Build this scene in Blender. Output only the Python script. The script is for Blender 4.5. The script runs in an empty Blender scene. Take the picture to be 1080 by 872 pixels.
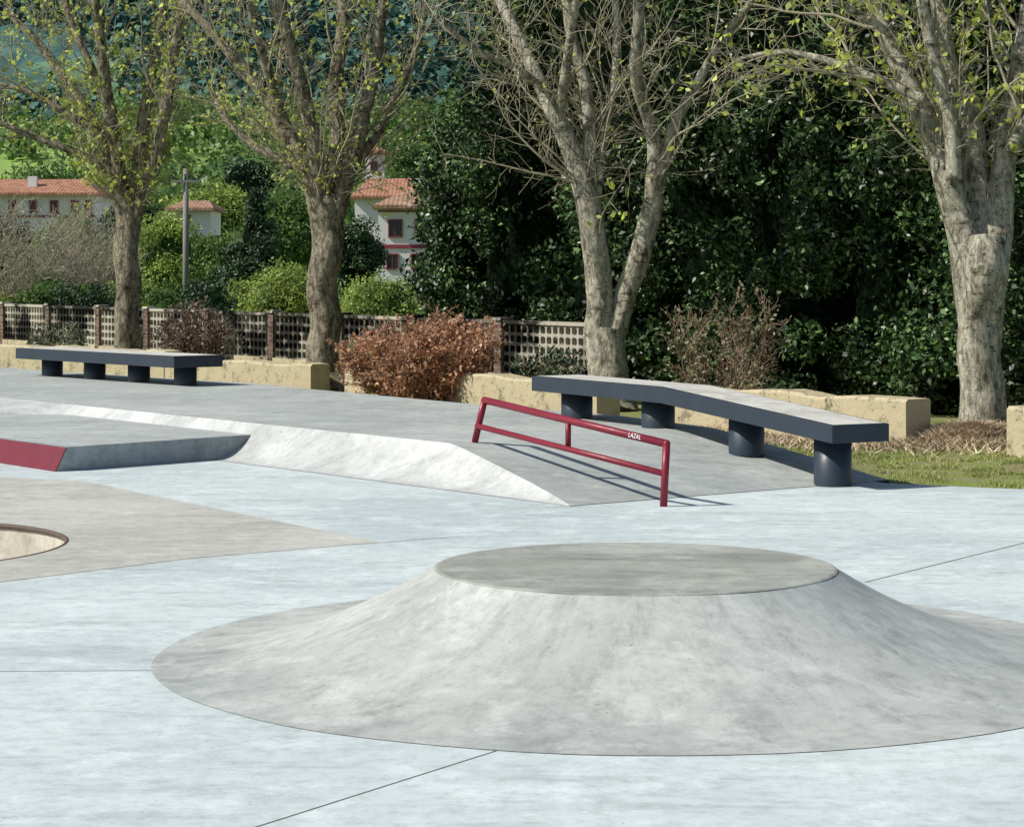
import bpy, bmesh, math, random
import numpy as np
from mathutils import Vector, Matrix, noise
random.seed(7); rng = np.random.default_rng(7)
COL = bpy.context.scene.collection
F=2400.0; HZ=286.0; CH=1.7
def P(px,py,D): return Vector(((px-540)/F*D, D, CH-(py-HZ)/F*D))
def G(px,py,z=0.0):
    D=(CH-z)*F/(py-HZ); return Vector(((px-540)/F*D, D, z))
# ---------------------------------------------------------------- mesh builder
class MB:
    def __init__(s): s.v=[]; s.f=[]
    def add(s,vs,fs):
        b=len(s.v); s.v+= [tuple(v) for v in vs]; s.f+=[tuple(i+b for i in f) for f in fs]
    def box(s,c,size,rz=0.0,top=1.0):
        x,y,z=[a/2 for a in size]; cr,sr=math.cos(rz),math.sin(rz); vs=[]
        for dz in (-z,z):
            k=top if dz>0 else 1
            for dx,dy in ((-x,-y),(x,-y),(x,y),(-x,y)):
                dx*=k; dy*=k
                vs.append((c[0]+dx*cr-dy*sr,c[1]+dx*sr+dy*cr,c[2]+dz))
        s.add(vs,[(3,2,1,0),(4,5,6,7),(0,1,5,4),(1,2,6,5),(2,3,7,6),(3,0,4,7)])
    def hull(s,quad_a,quad_b):
        s.add(list(quad_a)+list(quad_b),[(3,2,1,0),(4,5,6,7),(0,1,5,4),(1,2,6,5),(2,3,7,6),(3,0,4,7)])
    def tube(s,pts,rad,n=8,rough=0.0,cap=True):
        pts=[Vector(p) for p in pts]; m=len(pts)
        if not hasattr(rad,'__len__'): rad=[rad]*m
        up=None; b=len(s.v)
        for i,p in enumerate(pts):
            t=(pts[min(i+1,m-1)]-pts[max(i-1,0)])
            if t.length<1e-6: t=Vector((0,0,1))
            t.normalize()
            if up is None:
                up=t.cross(Vector((0.3,1,0.2)))
                if up.length<.05: up=t.cross(Vector((1,0,0)))
                up.normalize()
            else:
                up=up-t*up.dot(t)
                if up.length<1e-4: up=t.cross(Vector((0.3,1,0.2)))
                up.normalize()
            w=t.cross(up)
            for k in range(n):
                a=2*math.pi*k/n; d=up*math.cos(a)+w*math.sin(a); r=rad[i]
                if rough:
                    q0=p+d*.35; r*=1+rough*noise.noise(Vector((q0.x*3,q0.y*3,q0.z*.7)))+rough*.6*noise.noise(Vector((q0.x*9,q0.y*9,q0.z*4)))
                q=p+d*r; s.v.append((q.x,q.y,q.z))
        for i in range(m-1):
            for k in range(n):
                k2=(k+1)%n
                s.f.append((b+i*n+k,b+i*n+k2,b+(i+1)*n+k2,b+(i+1)*n+k))
        if cap:
            s.f.append(tuple(b+k for k in reversed(range(n)))); s.f.append(tuple(b+(m-1)*n+k for k in range(n)))
    def build(s,name,mat,parent=None,smooth=False,bevel=0,origin=None):
        off=Vector((0,0,0))
        if parent is not None:
            o=parent
            while o is not None: off+=o.location; o=o.parent
        elif origin is not None: off=Vector(origin)
        me=bpy.data.meshes.new(name)
        me.from_pydata([(v[0]-off.x,v[1]-off.y,v[2]-off.z) for v in s.v],[],s.f)
        me.validate(); 
        if len(s.f)<60000 and not getattr(s,'keep',False):
            bm=bmesh.new(); bm.from_mesh(me); bmesh.ops.recalc_face_normals(bm,faces=bm.faces); bm.to_mesh(me); bm.free()
        if smooth: me.polygons.foreach_set('use_smooth',[True]*len(me.polygons))
        me.materials.append(mat)
        ob=bpy.data.objects.new(name,me); COL.objects.link(ob)
        if parent is not None: ob.parent=parent
        elif origin is not None: ob.location=off
        if bevel:
            md=ob.modifiers.new('bevel','BEVEL'); md.width=bevel; md.segments=2; md.limit_method='ANGLE'
        return ob
def npmesh(name,verts,k,mat,parent=None):
    off=np.zeros(3)
    if parent is not None:
        o=parent
        while o is not None: off+=np.array(o.location); o=o.parent
    v=(verts-off).astype(np.float32); n=len(v)//k
    me=bpy.data.meshes.new(name); me.vertices.add(len(v)); me.vertices.foreach_set('co',v.ravel())
    me.loops.add(len(v)); me.loops.foreach_set('vertex_index',np.arange(len(v),dtype=np.int32))
    me.polygons.add(n); me.polygons.foreach_set('loop_start',np.arange(0,len(v),k,dtype=np.int32))
    me.polygons.foreach_set('loop_total',np.full(n,k,dtype=np.int32))
    me.update(calc_edges=True); me.validate(); me.materials.append(mat)
    ob=bpy.data.objects.new(name,me); COL.objects.link(ob)
    if parent is not None: ob.parent=parent
    return ob
def leaves(cent,length,width,out=None,bias=0.6):
    n=len(cent); c=np.asarray(cent)
    d=rng.normal(size=(n,3)); 
    if out is not None: d=d*(1-bias)+out*bias
    nn=d/(np.linalg.norm(d,axis=1,keepdims=True)+1e-9)
    a=rng.normal(size=(n,3)); a-= (a*nn).sum(1,keepdims=True)*nn; a/=np.linalg.norm(a,axis=1,keepdims=True)+1e-9
    b=np.cross(nn,a); s=rng.uniform(.6,1.25,size=(n,1))
    L=length*s/2; W=width*s/2
    droop=nn*L*.25
    v=np.stack([c-a*L-droop,c+b*W-a*L*.1,c+a*L-droop,c-b*W-a*L*.1],axis=1)
    return v.reshape(-1,3)
# ---------------------------------------------------------------- tags
def tag(o,label,cat,group=None):
    o['label']=label; o['category']=cat
    if group: o['group']=group
    return o
def thing(name,loc,label,cat,group=None):
    o=bpy.data.objects.new(name,None); COL.objects.link(o); o.location=loc; o.empty_display_size=.2
    return tag(o,label,cat,group)
def struct(o): o['kind']='structure'; return o
def stuff(o,label=None,cat=None):
    o['kind']='stuff'
    if label: o['label']=label; o['category']=cat
    return o
# ---------------------------------------------------------------- materials
class NT:
    def __init__(s,name):
        s.m=bpy.data.materials.new(name); s.m.use_nodes=True; s.t=s.m.node_tree; s.t.nodes.clear()
        s.out=s.n('ShaderNodeOutputMaterial'); s.b=s.n('ShaderNodeBsdfPrincipled'); s.l(s.b.outputs[0],s.out.inputs[0])
    def n(s,typ,**kw):
        x=s.t.nodes.new(typ)
        for k,v in kw.items(): setattr(x,k,v)
        return x
    def l(s,a,b): s.t.links.new(a,b)
    def coord(s,scale=(1,1,1),rot=(0,0,0),kind='Object'):
        tc=s.n('ShaderNodeTexCoord'); mp=s.n('ShaderNodeMapping')
        mp.inputs['Scale'].default_value=scale; mp.inputs['Rotation'].default_value=rot
        s.l(tc.outputs[kind],mp.inputs[0]); return mp.outputs[0]
    def noise(s,vec,scale,detail=4,rough=.55,dist=0):
        x=s.n('ShaderNodeTexNoise'); x.inputs['Scale'].default_value=scale; x.inputs['Detail'].default_value=detail
        x.inputs['Roughness'].default_value=rough; x.inputs['Distortion'].default_value=dist
        s.l(vec,x.inputs['Vector']); return x.outputs['Fac']
    def ramp(s,fac,stops,interp='LINEAR'):
        r=s.n('ShaderNodeValToRGB'); r.color_ramp.interpolation=interp; e=r.color_ramp.elements
        while len(e)<len(stops): e.new(.5)
        for i,(p,c) in enumerate(stops):
            e[i].position=p; e[i].color=(c[0],c[1],c[2],1) if hasattr(c,'__len__') else (c,c,c,1)
        s.l(fac,r.inputs[0]); return r.outputs[0]
    def mix(s,a,b,fac,mode='MIX'):
        x=s.n('ShaderNodeMix',data_type='RGBA',blend_type=mode)
        for sock,val in ((x.inputs[6],a),(x.inputs[7],b),(x.inputs[0],fac)):
            if isinstance(val,(int,float)): sock.default_value=val
            elif isinstance(val,tuple): sock.default_value=(val[0],val[1],val[2],1)
            else: s.l(val,sock)
        return x.outputs[2]
    def bump(s,h,strength=.3,dist=.01):
        b=s.n('ShaderNodeBump'); b.inputs['Strength'].default_value=strength; b.inputs['Distance'].default_value=dist
        s.l(h,b.inputs['Height']); s.l(b.outputs[0],s.b.inputs['Normal'])
    def fin(s,col,rough=.7,spec=.3):
        if isinstance(col,tuple): s.b.inputs['Base Color'].default_value=(*col,1)
        else: s.l(col,s.b.inputs['Base Color'])
        if isinstance(rough,(int,float)): s.b.inputs['Roughness'].default_value=rough
        else: s.l(rough,s.b.inputs['Roughness'])
        s.b.inputs['Specular IOR Level'].default_value=spec
        return s.m
def concrete(name,c1,c2,big=.5,streak_rot=0.6,polar=False,rough=.68,contrast=1.0,edge=None):
    t=NT(name); v=t.coord()
    if polar:
        sx=t.n('ShaderNodeSeparateXYZ'); t.l(v,sx.inputs[0])
        ng=t.n('ShaderNodeMath',operation='MULTIPLY'); t.l(sx.outputs[1],ng.inputs[0]); ng.inputs[1].default_value=-1
        at=t.n('ShaderNodeMath',operation='ARCTAN2'); t.l(sx.outputs[0],at.inputs[0]); t.l(ng.outputs[0],at.inputs[1])
        ln=t.n('ShaderNodeVectorMath',operation='LENGTH'); t.l(v,ln.inputs[0])
        cb=t.n('ShaderNodeCombineXYZ'); t.l(at.outputs[0],cb.inputs[0]); t.l(ln.outputs['Value'],cb.inputs[1])
        mp=t.n('ShaderNodeMapping'); mp.inputs['Scale'].default_value=(5.0,1.3,1); t.l(cb.outputs[0],mp.inputs[0]); sv=mp.outputs[0]
    else: sv=t.coord(scale=(.6,2.6,1),rot=(0,0,streak_rot))
    a=t.noise(v,big,5,.6,.3)
    col=t.mix(c1,c2,t.ramp(a,[(.36,0.0),(.64,1.0)]))
    st=t.noise(sv,1.4,7,.74,.25)
    d1=tuple(x*(1-.34*contrast) for x in c1)
    col=t.mix(col,d1,t.ramp(st,[(.50,0.0),(.72,.75)]))
    l1=tuple(min(1,x*(1+.20*contrast)) for x in c2)
    col=t.mix(col,l1,t.ramp(t.noise(v,2.1,8,.80,.3),[(.50,0.0),(.68,.8)]))
    mid=t.noise(v,9,7,.85)
    col=t.mix(col,t.ramp(mid,[(.34,.70),(.50,1.0),(.66,1.14)]),.75,'MULTIPLY')
    col=t.mix(col,tuple(x*.42 for x in c1),t.ramp(t.noise(v,34,2,.5),[(.71,0.0),(.76,.6)]))
    t.bump(mid,.25,.006)
    return t.fin(col,rough,.3)
M={}
M['slab']=concrete('slab_concrete',(.475,.54,.54),(.605,.665,.66),.35,.5,contrast=.9)
M['patch']=concrete('patch_concrete',(.42,.42,.37),(.53,.53,.475),.5,-.3,contrast=.85)
M['deck']=concrete('deck_concrete',(.34,.365,.35),(.44,.465,.44),.4,.9)
M['bank']=concrete('bank_concrete',(.42,.435,.42),(.53,.545,.525),1.2,.9,contrast=.85)
M['flank']=concrete('flank_concrete',(.36,.383,.363),(.485,.505,.475),.7,polar=True,contrast=1.2)
M['cap']=concrete('cap_concrete',(.285,.297,.26),(.38,.392,.35),1.4,.2,contrast=1.2)
M['pad']=concrete('pad_concrete',(.35,.375,.365),(.44,.465,.445),.6,.2)
M['padside']=concrete('pad_side_concrete',(.26,.29,.30),(.36,.395,.40),1.5,.2,contrast=1.3)  # darker than the pad top: shade of the side away from sun, in colour
M['bench_top']=concrete('bench_top_concrete',(.50,.49,.44),(.61,.60,.55),1.2,.2)
M['bowl']=concrete('bowl_concrete',(.43,.40,.33),(.54,.51,.43),1.0,.2,contrast=1.2)
def paint(name,c,rough=.4,var=.25,spec=.4,scale=6):
    t=NT(name); v=t.coord()
    col=t.mix(tuple(x*(1-var) for x in c),tuple(min(1,x*(1+var)) for x in c),t.noise(v,scale,5,.65))
    return t.fin(col,t.ramp(t.noise(v,8,4),[(.3,rough-.08),(.7,rough+.15)]),spec)
M['slate']=paint('slate_blue_steel',(.024,.036,.052),.45)
M['red']=paint('maroon_paint',(.20,.012,.028),.38,.18)
M['redpad']=paint('worn_maroon_paint',(.15,.016,.03),.6,.35,.3,3)
M['white']=paint('white_paint',(.72,.72,.70),.6,.06)
M['joint']=paint('joint_dark',(.07,.075,.07),.9,.3)
M['rust']=paint('rusty_coping',(.12,.085,.07),.6,.4,.3,12)
M['pole']=paint('pole_concrete',(.22,.21,.19),.8,.2)
M['glass']=paint('dark_glass',(.03,.035,.04),.15,.2,.5)
def bark(name,dark,mid,light):
    t=NT(name); v=t.coord(scale=(1,1,.4))
    a=t.noise(v,9,8,.8,.2)
    col=t.ramp(a,[(.38,dark),(.45,mid),(.55,light)])
    col=t.mix(col,tuple(x*.3 for x in dark),t.ramp(t.noise(t.coord(scale=(1,1,2.6)),5,7,.85,.3),[(.55,0.0),(.60,.9)]))
    col=t.mix(col,(.15,.16,.07),t.ramp(t.noise(v,2.2,5),[(.54,0.0),(.68,.6)]))
    h=t.noise(t.coord(scale=(1,1,.35)),22,7,.85)
    col=t.mix(col,t.ramp(h,[(.38,.32),(.58,1.28)]),.85,'MULTIPLY')
    t.bump(h,1.0,.06)
    return t.fin(col,.9,.12)
M['bark']=bark('plane_bark',(.15,.135,.09),(.42,.39,.29),(.72,.68,.53))
M['bark_brown']=bark('brown_bark',(.09,.075,.05),(.25,.215,.15),(.47,.42,.31))
M['bark_dark']=bark('dark_bark',(.05,.04,.03),(.10,.085,.065),(.17,.145,.11))
t=NT('twig_bark'); M['twig']=t.fin(t.mix((.17,.15,.095),(.48,.44,.31),t.noise(t.coord(),2.5,3)),.85,.2)
t=NT('red_twig'); M['redtwig']=t.fin(t.mix((.15,.08,.06),(.32,.21,.16),t.noise(t.coord(),2.5,3)),.85,.2)
def leafmat(name,c1,c2,c3,rough=.5,trans=.3,spec=.4,ns=1.1,lo=.55,hi=1.35):
    t=NT(name); g=t.n('ShaderNodeNewGeometry')
    col=t.ramp(g.outputs['Random Per Island'],[(0,c1),(.55,c2),(1,c3)])
    col=t.mix(col,t.ramp(t.noise(t.coord(),ns,3,.6),[(.36,lo),(.64,hi)]),.9,'MULTIPLY')
    t.fin(col,rough,spec)
    if trans:
        tr=t.n('ShaderNodeBsdfTranslucent'); t.l(col,tr.inputs[0])
        mx=t.n('ShaderNodeMixShader'); mx.inputs[0].default_value=trans
        t.l(t.b.outputs[0],mx.inputs[1]); t.l(tr.outputs[0],mx.inputs[2]); t.l(mx.outputs[0],t.out.inputs[0])
    return t.m
M['laurel']=leafmat('laurel_leaf',(.012,.028,.010),(.032,.070,.020),(.13,.21,.065),.42,0,.4,1.1,.25,1.7)
M['bud']=leafmat('bud_leaf',(.38,.46,.06),(.54,.62,.12),(.68,.73,.24),.5,.5)
M['russet']=leafmat('russet_leaf',(.40,.18,.10),(.62,.34,.19),(.78,.54,.36),.6,.35)
M['pinkleaf']=leafmat('pink_leaf',(.10,.13,.05),(.26,.26,.13),(.48,.42,.32),.5,.3)
M['plum']=leafmat('plum_leaf',(.07,.03,.03),(.14,.08,.06),(.14,.18,.07),.5,.25)
M['lime']=leafmat('lime_leaf',(.20,.29,.05),(.34,.44,.09),(.50,.59,.18),.5,.4)
M['green']=leafmat('green_leaf',(.07,.14,.035),(.14,.24,.06),(.26,.37,.11),.5,.35)
M['darkgreen']=leafmat('dark_green_leaf',(.02,.045,.02),(.04,.08,.035),(.09,.14,.055),.5,0)
M['farleaf']=leafmat('distant_forest_leaf',(.04,.10,.09),(.07,.15,.13),(.14,.24,.17),.9,0,.1,.012,.6,1.4)  # bluish tone is distance haze put into the leaf colour
M['greyleaf']=leafmat('grey_leaf',(.26,.22,.19),(.40,.36,.30),(.48,.49,.35),.6,.3)
M['litter']=leafmat('dry_litter',(.28,.20,.12),(.46,.36,.24),(.64,.54,.40),.8,0)
M['blade']=leafmat('grass_blade',(.17,.22,.05),(.30,.34,.09),(.52,.50,.24),.6,.3)
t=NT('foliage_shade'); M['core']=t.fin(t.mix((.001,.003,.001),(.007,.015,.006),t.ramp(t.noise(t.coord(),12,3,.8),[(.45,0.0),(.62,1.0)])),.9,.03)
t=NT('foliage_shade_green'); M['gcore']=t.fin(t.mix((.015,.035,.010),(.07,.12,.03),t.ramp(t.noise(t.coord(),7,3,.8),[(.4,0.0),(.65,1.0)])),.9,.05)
t=NT('verge_soil'); v=t.coord()
c=t.mix((.27,.23,.14),(.22,.27,.075),t.ramp(t.noise(v,1.7,6,.8),[(.42,0.0),(.52,1.0)]))
c=t.mix(c,t.ramp(t.noise(v,30,4,.8),[(.35,.5),(.65,1.25)]),.9,'MULTIPLY'); M['verge']=t.fin(c,.95,.1)
t=NT('meadow'); v=t.coord(); M['meadow']=t.fin(t.mix((.07,.12,.03),(.14,.20,.05),t.noise(v,.05,4,.6)),.95,.1)
t=NT('stained_wall'); v=t.coord()
c=t.mix((.40,.34,.21),(.56,.49,.33),t.noise(v,2.0,6,.75))
sp=t.n('ShaderNodeSeparateXYZ'); t.l(v,sp.inputs[0])
hh=t.n('ShaderNodeMapRange'); t.l(sp.outputs[2],hh.inputs[0]); hh.inputs[1].default_value=.25; hh.inputs[2].default_value=.46
nn=t.n('ShaderNodeMath',operation='MULTIPLY_ADD'); t.l(t.noise(t.coord(scale=(1,1,.6)),4,7,.8),nn.inputs[0]); nn.inputs[1].default_value=1.6; t.l(hh.outputs[0],nn.inputs[2])
c=t.mix(c,(.14,.125,.09),t.ramp(nn.outputs[0],[(1.15,0.0),(1.9,.8)]))
c=t.mix(c,(.12,.105,.07),t.ramp(t.noise(v,5,7,.85),[(.52,0.0),(.61,.75)]))
t.bump(t.noise(v,22,4,.7),.6,.015); M['wall']=t.fin(c,.9,.15)
t=NT('brick'); v=t.coord(); br=t.n('ShaderNodeTexBrick'); br.inputs['Scale'].default_value=1; br.inputs['Brick Width'].default_value=.22; br.inputs['Row Height'].default_value=.075; br.inputs['Mortar Size'].default_value=.01
mp=t.coord(rot=(math.radians(90),0,0)); t.l(mp,br.inputs['Vector'])
br.inputs['Color1'].default_value=(.13,.075,.055,1); br.inputs['Color2'].default_value=(.20,.13,.10,1); br.inputs['Mortar'].default_value=(.20,.18,.15,1)
M['brick']=t.fin(t.mix(br.outputs[0],t.ramp(t.noise(v,6,5,.8),[(.35,.3),(.65,1.2)]),.95,'MULTIPLY'),.9,.1)
t=NT('breeze_block'); v=t.coord(); M['block']=t.fin(t.mix((.022,.021,.018),(.42,.39,.32),t.ramp(t.noise(v,.55,7,.7),[(.48,0.0),(.56,1.0)])),.9,.1)  # shade lying on the fence put into the block colour as near-black patches
def rooft(name,a,b):
    t=NT(name); v=t.coord(); w=t.n('ShaderNodeTexWave'); w.inputs['Scale'].default_value=1.3; w.inputs['Distortion'].default_value=.6; t.l(v,w.inputs['Vector'])
    c=t.mix(a,b,t.ramp(t.noise(v,1.8,7,.85),[(.4,0.0),(.6,1.0)])); c=t.mix(c,t.ramp(w.outputs['Fac'],[(0,.55),(1,1.1)]),.7,'MULTIPLY'); return t.fin(c,.85,.15)
M['tile']=rooft('roof_tile',(.30,.13,.08),(.50,.27,.18)); M['tile2']=rooft('weathered_roof_tile',(.26,.15,.10),(.48,.31,.21))
t=NT('render_wall'); M['render']=t.fin(t.mix((.70,.68,.66),(.85,.83,.81),t.noise(t.coord(),.8,5)),.9,.1)
M['maroon']=paint('maroon_trim',(.27,.05,.065),.6)
# ---------------------------------------------------------------- camera, light
sc=bpy.context.scene
cam=bpy.data.cameras.new('camera'); co=bpy.data.objects.new('camera',cam); COL.objects.link(co); sc.camera=co
cam.sensor_width=36; cam.lens=F/1080*36; cam.clip_end=8000; cam.shift_y=-(436-HZ)/1080
co.location=(0,0,CH); co.rotation_euler=(math.radians(90),0,0)
S=Vector((-1.0,-.27,.98)).normalized()
sun=bpy.data.lights.new('sun','SUN'); sun.energy=5.0; sun.angle=math.radians(.5); sun.color=(1,.96,.885)
so=bpy.data.objects.new('sun',sun); COL.objects.link(so); so.rotation_euler=S.to_track_quat('Z','Y').to_euler()
w=bpy.data.worlds.new('World'); sc.world=w; w.use_nodes=True; nt=w.node_tree
sky=nt.nodes.new('ShaderNodeTexSky'); sky.sky_type='NISHITA'; sky.sun_disc=False
sky.sun_elevation=math.asin(S.z); sky.sun_rotation=math.atan2(S.x,S.y)%(2*math.pi)
nt.links.new(sky.outputs[0],nt.nodes['Background'].inputs[0]); nt.nodes['Background'].inputs[1].default_value=.09
sc.view_settings.view_transform='Standard'; sc.view_settings.look='None'; sc.view_settings.exposure=0
# ---------------------------------------------------------------- skate park frame
P0=Vector((-2.54,20.3,0)); U=Vector((.61,-.792,0)).normalized(); V=Vector((-U.y,U.x,0))
def uv(s,v,z=0): q=P0+U*s+V*v; return Vector((q.x,q.y,z))
BC=Vector((-4.18,14.12,0)); BR=1.40
def fill(name,outer,z,mat,holes=()):
    bm=bmesh.new(); es=[]
    for loop in [outer]+list(holes):
        vs=[bm.verts.new((p[0],p[1],z)) for p in loop]
        es+=[bm.edges.new((vs[i],vs[(i+1)%len(vs)])) for i in range(len(vs))]
    bmesh.ops.triangle_fill(bm,use_beauty=True,use_dissolve=False,edges=es)
    for f in bm.faces:
        f.normal_update()
        if f.normal.z<0: f.normal_flip()
    me=bpy.data.meshes.new(name); bm.to_mesh(me); bm.free(); me.materials.append(mat)
    o=bpy.data.objects.new(name,me); COL.objects.link(o); return struct(o)
hole=[(BC.x+BR*math.cos(a),BC.y+BR*math.sin(a)) for a in np.linspace(0,2*math.pi,64,endpoint=False)]
e1=uv(4.2,3.3); e2=uv(-14,2.5)
fill('concrete_pavement',[(-22,-14),(16,-14),(16,14.2),(9,16.2),(3.98,17.75),(3.0,18.25),(e1.x,e1.y),(e2.x,e2.y),(-22,26)],0.0,M['slab'],[hole])
pl=[G(-900,470),G(-200,492),G(0,503),G(90,508),G(401,572),G(200,589),G(0,614),G(-500,690)]
fill('pavement_patch',[(p.x,p.y) for p in pl],0.002,M['patch'],[hole])
mb=MB()
def joint(a,b,w=.012,z=.0012):
    a=Vector((a.x,a.y,z)); b=Vector((b.x,b.y,z)); d=(b-a).normalized(); n=Vector((-d.y,d.x,0))*w/2
    mb.add([a-n,b-n,b+n,a+n],[(0,1,2,3)])
joint(G(200,894),G(525,791),.006); joint(G(-300,709),G(160,707),.006); joint(G(912,614),G(1300,518),.010)
joint(G(403,572),G(470,567),.008)
struct(mb.build('pavement_joint',M['joint']))
th=thing('skate_bowl',(BC.x,BC.y,0),'small concrete bowl sunk in the beige paving with a rusty rim, at the left edge','skate bowl')
mb=MB(); n=64
prof=[(BR,-.0)]+[(BR-.95*(1-math.cos(a)),-.95*math.sin(a)-.0) for a in np.linspace(.05,math.pi/2,12)]+[(0.02,-.96)]
for r,z in prof:
    for k in range(n): a=2*math.pi*k/n; mb.v.append((BC.x+r*math.cos(a),BC.y+r*math.sin(a),z))
for i in range(len(prof)-1):
    for k in range(n): k2=(k+1)%n; mb.f.append((i*n+k,(i+1)*n+k,(i+1)*n+k2,i*n+k2))
mb.build('bowl_wall',M['bowl'],th,smooth=True)
mb=MB(); ring=[(BC.x+(BR-.006)*math.cos(a),BC.y+(BR-.006)*math.sin(a),-.010) for a in np.linspace(0,2*math.pi,97)]
mb.tube(ring,.017,10,cap=False); mb.build('coping',M['rust'],th,smooth=True)
# volcano
VC=Vector((.545,10.1,0)); R1=2.115; R0=.885; VH=.385
th=thing('volcano_ramp',VC,'round grey concrete mound with a flat circular top, in the foreground','skate ramp')
mb=MB(); n=128; rows=[]
for k in range(31):
    t_=k/30; r=R1+(R0-R1)*t_; z=VH*t_**2.0
    rows.append((r,z+.003))
for r,z in rows:
    for k in range(n):
        a=2*math.pi*k/n; q=1+.006*noise.noise((math.cos(a)*3,math.sin(a)*3,r*2)); mb.v.append((VC.x+r*q*math.cos(a),VC.y+r*q*math.sin(a),z))
for i in range(len(rows)-1):
    for k in range(n): k2=(k+1)%n; mb.f.append((i*n+k,i*n+k2,(i+1)*n+k2,(i+1)*n+k))
mb.build('curved_flank',M['flank'],th,smooth=True)
mb=MB(); n=96
for rr,zz in ((R0+.004,VH-.012),(R0+.006,VH+.003),(R0-.006,VH+.0075)):
    for k in range(n): a=2*math.pi*k/n; mb.v.append((VC.x+rr*math.cos(a),VC.y+rr*math.sin(a),zz))
for i in range(2):
    for k in range(n): k2=(k+1)%n; mb.f.append((i*n+k,i*n+k2,(i+1)*n+k2,(i+1)*n+k))
mb.f.append(tuple(2*n+k for k in range(n)))
mb.build('flat_top',M['cap'],th)
# raised deck + bank
DZ=.30; SC=2.65; ST=4.85; W0=.55
def sm(x,a,b): t_=max(0,min(1,(x-a)/(b-a))); return t_*t_*(3-2*t_)
def topz(s): return DZ if s<=SC else max(.004,DZ*(1-(s-SC)/(ST-SC)))
def lip(s): return W0 if s<=SC else W0*max(0.0,(1-(s-SC)/(ST-SC)))**.8
th=thing('raised_skate_deck',uv(0,2),'long raised concrete deck with a curved pale bank and a ramp down to the right','skate ramp')
ss=[-16,-12,-9,-7,-6]+list(np.arange(-5.5,5.0,.15)); ss=[s for s in ss if s<ST]+[ST]
mb=MB(); K=12
for s in ss:
    g=1-sm(s,-4.5,-3.9); zb=.195*g; Wd=lip(s)+g*.9; zt=topz(s); p=2.0-.9*g
    for k in range(K+1):
        f=k/K; q=uv(s,lip(s)-Wd*(1-f),zb+(zt-zb)*f**p+(.004 if k==0 else 0)); mb.v.append(tuple(q))
for i in range(len(ss)-1):
    for k in range(K): a=i*(K+1)+k; mb.f.append((a,a+K+1,a+K+2,a+1))
mb.build('curved_bank',M['bank'],th,smooth=True)
def vr(s): return float(np.interp(s,[-16,-10.4,-7,-5,-1.3,.8,2.65,4.85],[3.9,4.0,4.4,4.2,3.9,3.9,3.45,3.35]))
mb=MB(); 
for s in ss:
    for k in range(9): f=k/8; mb.v.append(tuple(uv(s,lip(s)*(1-f)+vr(s)*f,topz(s)+(.001 if s<ST else 0))))
for i in range(len(ss)-1):
    for k in range(8): a=i*9+k; mb.f.append((a,a+9,a+10,a+1))
b=len(mb.v)
for s in ss: mb.v.append(tuple(uv(s,vr(s),topz(s)+(.001 if s<ST else 0)))); mb.v.append(tuple(uv(s,vr(s)+.004,-.1)))
for i in range(len(ss)-1): a=b+2*i; mb.f.append((a,a+2,a+3,a+1))
mb.build('deck_surface',M['deck'],th)
PZ=.2
lean=.10
c1=uv(-.02,-1.66); c2=uv(-.34,.5); c3=uv(-9,.5); c4=uv(-9,-1.66)
d1=uv(-.02,-1.66+lean); d4=uv(-9,-1.66+lean)
th=thing('manual_pad',uv(-3,-.6),'low grey concrete box with a dark red painted side, left below the deck','skate platform')
mb=MB(); mb.hull([(c.x,c.y,0) for c in (c1,c2,c3,c4)],[(c.x,c.y,PZ) for c in (d1,c2,c3,d4)])
mb.build('pad_block',M['padside'],th,bevel=.006)
mb=MB(); a,b_,c_,d_=uv(-.03,-1.65+lean,PZ+.003),uv(-.35,.5,PZ+.003),uv(-9,.5,PZ+.003),uv(-9,-1.65+lean,PZ+.003); mb.add([a,b_,c_,d_],[(0,1,2,3)]); mb.build('pad_top',M['pad'],th)
mb=MB(); x0,x1,v0,v1=-.021,-9,-1.668,-1.661
mb.hull([uv(x0,v0,0.003),uv(x0,v1,0.003),uv(x1,v1,0.003),uv(x1,v0,0.003)],[uv(x0,v0+lean,PZ-.001),uv(x0,v1+lean,PZ-.001),uv(x1,v1+lean,PZ-.001),uv(x1,v0+lean,PZ-.001)])
mb.build('painted_side',M['redpad'],th)
# ---------------------------------------------------------------- rail
rb=Vector((-.305,18.67,DZ)); rt=P(511,422,18.58); qb=Vector((1.095,16.45,0)); qt=P(703,468,16.45)
lb=P(503,449,18.63); lq=P(699,499,16.45)
th=thing('grind_rail',((rb.x+qb.x)/2,(rb.y+qb.y)/2,.1),'dark red steel grind rail sloping down the ramp','skate rail')
mb=MB(); mb.tube([rt,qt],.029,14); mb.build('top_bar',M['red'],th,smooth=True)
mb=MB(); mb.tube([lb,lq],.023,12); mb.build('lower_bar',M['red'],th,smooth=True)
for a,b_ in ((rb,rt),(qb,qt)):
    mb=MB(); mb.tube([a,b_],.028,14); mb.build('post',M['red'],th,smooth=True)
m1=rt.lerp(qt,.49); m2=lb.lerp(lq,.5); mb=MB(); mb.tube([m1,Vector((m1.x,m1.y,m2.z))],.023,12); mb.build('middle_post',M['red'],th,smooth=True)
for c in (rt,qt):
    mb=MB(); bm=bmesh.new(); bmesh.ops.create_uvsphere(bm,u_segments=14,v_segments=8,radius=.0295)
    mb.add([tuple(v.co+c) for v in bm.verts],[tuple(v.index for v in f_.verts) for f_ in bm.faces]); bm.free(); mb.build('elbow',M['red'],th,smooth=True)
cu=bpy.data.curves.new('lettering','FONT'); cu.body='LAZAL'; cu.size=.050; cu.align_x='CENTER'; cu.align_y='CENTER'; cu.extrude=.0006; cu.space_character=1.1
tmp=bpy.data.objects.new('tmp',cu); COL.objects.link(tmp); bpy.context.view_layer.update()
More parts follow.
